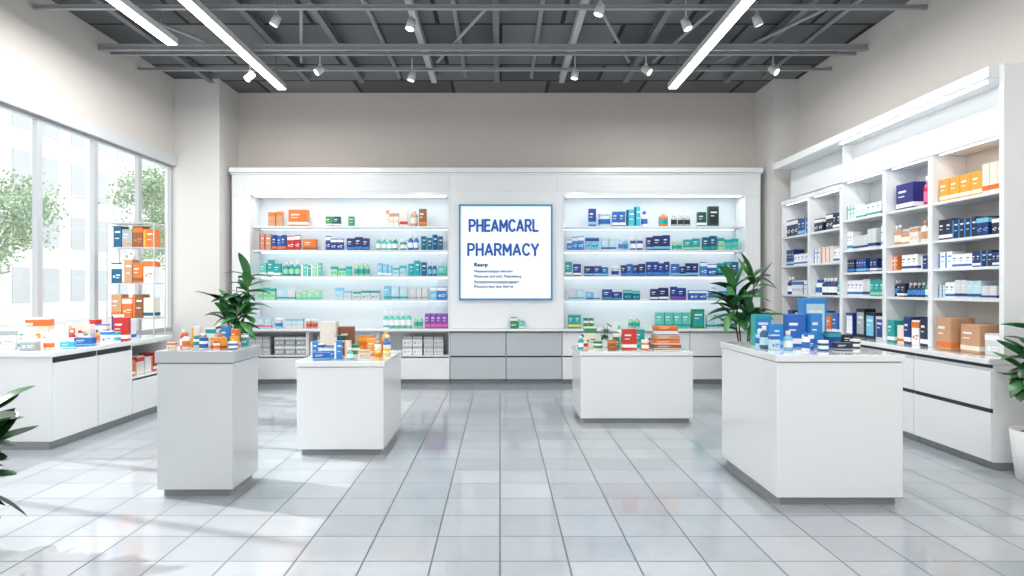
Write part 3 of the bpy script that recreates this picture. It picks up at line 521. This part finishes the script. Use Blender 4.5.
GM=[mat('#2a5a34',.3),mat('#356f3f',.3),mat('#204729',.35),mat('#47854a',.35)]
GD=[mat('#234d2c',.35),mat('#2b5c34',.35),mat('#1b3d22',.4)]
def plant(x,y,z0,h,spread,n,lab,potr=.2,poth=.4,leafL=.35,leafW=.085,lo=.35,pot='#e0e2e3',seed=1,stems=3,azc=None,el=1.1,tp=.8,dr=(.5,1.5),pal=GM):
    random.seed(seed); e=thing('potted_plant',lab,'plant',(x,y,z0))
    mb=MB(); mb.lathe([(potr*.72,0),(potr*.76,.01),(potr,poth),(potr*.93,poth),(potr*.9,poth-.04),(potr*.5,poth-.041)],mat(pot,.4),32,c=(x,y,z0)); part(e,'pot',mb)
    mb=MB(); mb.lathe([(potr*.88,poth-.039),(potr*.6,poth-.02),(.01,poth-.015)],mat('#3a2b20',.9,noise=.3),24,c=(x,y,z0)); part(e,'soil',mb)
    ms=MB(); mf=MB(); sm=mat('#6b5a3e',.7)
    for s in range(stems):
        a=2*math.pi*s/stems+.4; top=Vector((x+math.cos(a)*spread*.3,y+math.sin(a)*spread*.3,z0+h*(.9-.09*s))); base=Vector((x+math.cos(a)*.03,y+math.sin(a)*.03,z0+poth-.03))
        mid=(base+top)/2+Vector((random.uniform(-.03,.03),0,0))
        r=.013*min(1,potr/.15)
        ms.tube(base,mid,r,sm,8,r*.85); ms.tube(mid,top,r*.85,sm,8,r*.5)
        for k in range(n//stems):
            t=lo+(1-lo)*random.random()**tp; p=base.lerp(mid,t*2) if t<.5 else mid.lerp(top,t*2-1)
            az=random.uniform(0,2*math.pi) if azc is None else azc+random.uniform(-1.7,1.7)
            leaf(mf,p,az,random.uniform(.0,el)*(.5+.6*t),leafL*random.uniform(.7,1.1),leafW*random.uniform(.8,1.15),random.uniform(*dr),random.choice(pal),random.uniform(-.5,.5))
    part(e,'stem',ms); part(e,'foliage',mf)
plant(PX(237,10),10.0,0,2.0,.6,80,'tall dark green leafy plant near the windows',potr=.2,poth=.5,leafL=.42,leafW=.135,lo=.5,seed=3,stems=4,el=1.35,dr=(.6,1.7))
plant(PX(744,10),10.0,0,2.0,.7,84,'tall dark green leafy plant beside the back shelving',potr=.2,poth=.5,leafL=.48,leafW=.14,lo=.5,seed=8,stems=4,el=1.35,dr=(.6,1.7))
plant(-3.27,4.1,0,.98,.3,60,'low dark green broad leafed potted plant on the floor',potr=.17,poth=.3,leafL=.36,leafW=.19,lo=.15,seed=15,azc=-.3,pal=GD)
plant(4.45,5.66,0,1.4,.15,54,'green leafy plant in white pot beside end panel',potr=.19,poth=.42,leafL=.32,leafW=.12,lo=.45,seed=6,azc=math.pi*1.2,dr=(.8,1.6))
plant(PX(606,8.6),8.6,.8505,.34,.06,24,'tiny potted green plant on a white counter',potr=.05,poth=.1,leafL=.1,leafW=.035,lo=.3,seed=9)

# ---------------- exterior
mb=MB(); mb.box(-40,XL-.21,-5,60,-.3,-.12,mat('#d8d8d6',.9,noise=.05)); struct('ground',mb)
def building(x,y0,y1,h,c,lab):
    mb=MB(); mb.box(x-6,x,y0,y1,-.12,h,mat(c,.8,noise=.03)); e=thing('building',lab,'building',(x,(y0+y1)/2,-.12),'buildings outside')
    part(e,'facade',mb)
    wd=MB(); y=y0+.8
    while y<y1-1.6:
        z=.9
        while z<h-1.5: wd.box(x,x+.04,y,y+1.2,z,z+1.7,mat('#ccd2d6',.3)); z+=2.8
        y+=2.2
    part(e,'window_row',wd)
building(-21,8,26,9,'#f2f1ee','pale plastered street building seen through windows'); building(-23,27,50,12,'#ededeb','light grey office building seen through windows')
def tree(x,y,h,seed):
    random.seed(seed); e=thing('tree','leafy green street tree outside the windows','tree',(x,y,-.12),'street trees')
    mb=MB(); mb.tube((x,y,-.12),(x,y,h*.6),.07,mat('#a39d93',.9),10,.04)
    for k in range(5):
        a=k*1.3; mb.tube((x,y,h*(.4+.04*k)),(x+math.cos(a)*.9,y+math.sin(a)*.9,h*(.68+.05*k)),.03,mat('#a39d93',.9),6,.02)
    part(e,'trunk',mb)
    mf=MB(); gm=[mat('#9db592',.8),mat('#b0c4a6',.8),mat('#8da886',.8)]
    cl=[(x+random.uniform(-1.2,1.2),y+random.uniform(-1.2,1.2),h*random.uniform(.4,1.0)) for _ in range(22)]
    for c in cl:
        for k in range(220):
            v=Vector((random.gauss(0,1),random.gauss(0,1),random.gauss(0,.8))); p=Vector(c)+v*.32
            a=Vector((random.uniform(-1,1),random.uniform(-1,1),random.uniform(-1,1))).normalized()*.07; b=a.orthogonal().normalized()*.04
            mf.poly([p-a,p+b,p+a,p-b],random.choice(gm))
    part(e,'foliage',mf)
for i,(x,y,h) in enumerate(((-16.2,21.6,5.4),(-13.5,27.8,6.2),(-15.5,16.5,4.6),(-18,38,7.5))): tree(x,y,h,20+i)

# ---------------- light & camera
wld=bpy.data.worlds.new('world'); bpy.context.scene.world=wld; wld.use_nodes=True
bg=wld.node_tree.nodes['Background']; bg.inputs[0].default_value=(.95,.98,1,1); bg.inputs[1].default_value=1.75
S_=bpy.data.lights.new('sun','SUN'); S_.energy=4.2; S_.angle=.02; S_.color=(1,.98,.95)
so=bpy.data.objects.new('sun',S_); COL.objects.link(so); so.rotation_euler=Vector((1,-.35,-.85)).to_track_quat('-Z','Y').to_euler(); so.location=(-10,8,10)
cam=bpy.data.cameras.new('camera'); cam.lens=36*F/1024; cam.sensor_width=36; cam.shift_x=12/1024; cam.clip_end=200
co=bpy.data.objects.new('camera',cam); COL.objects.link(co); co.location=(0,0,EYE); co.rotation_euler=(math.pi/2,0,0)
bpy.context.scene.camera=co
vs=bpy.context.scene.view_settings; vs.view_transform='Standard'; vs.look='None'; vs.exposure=0
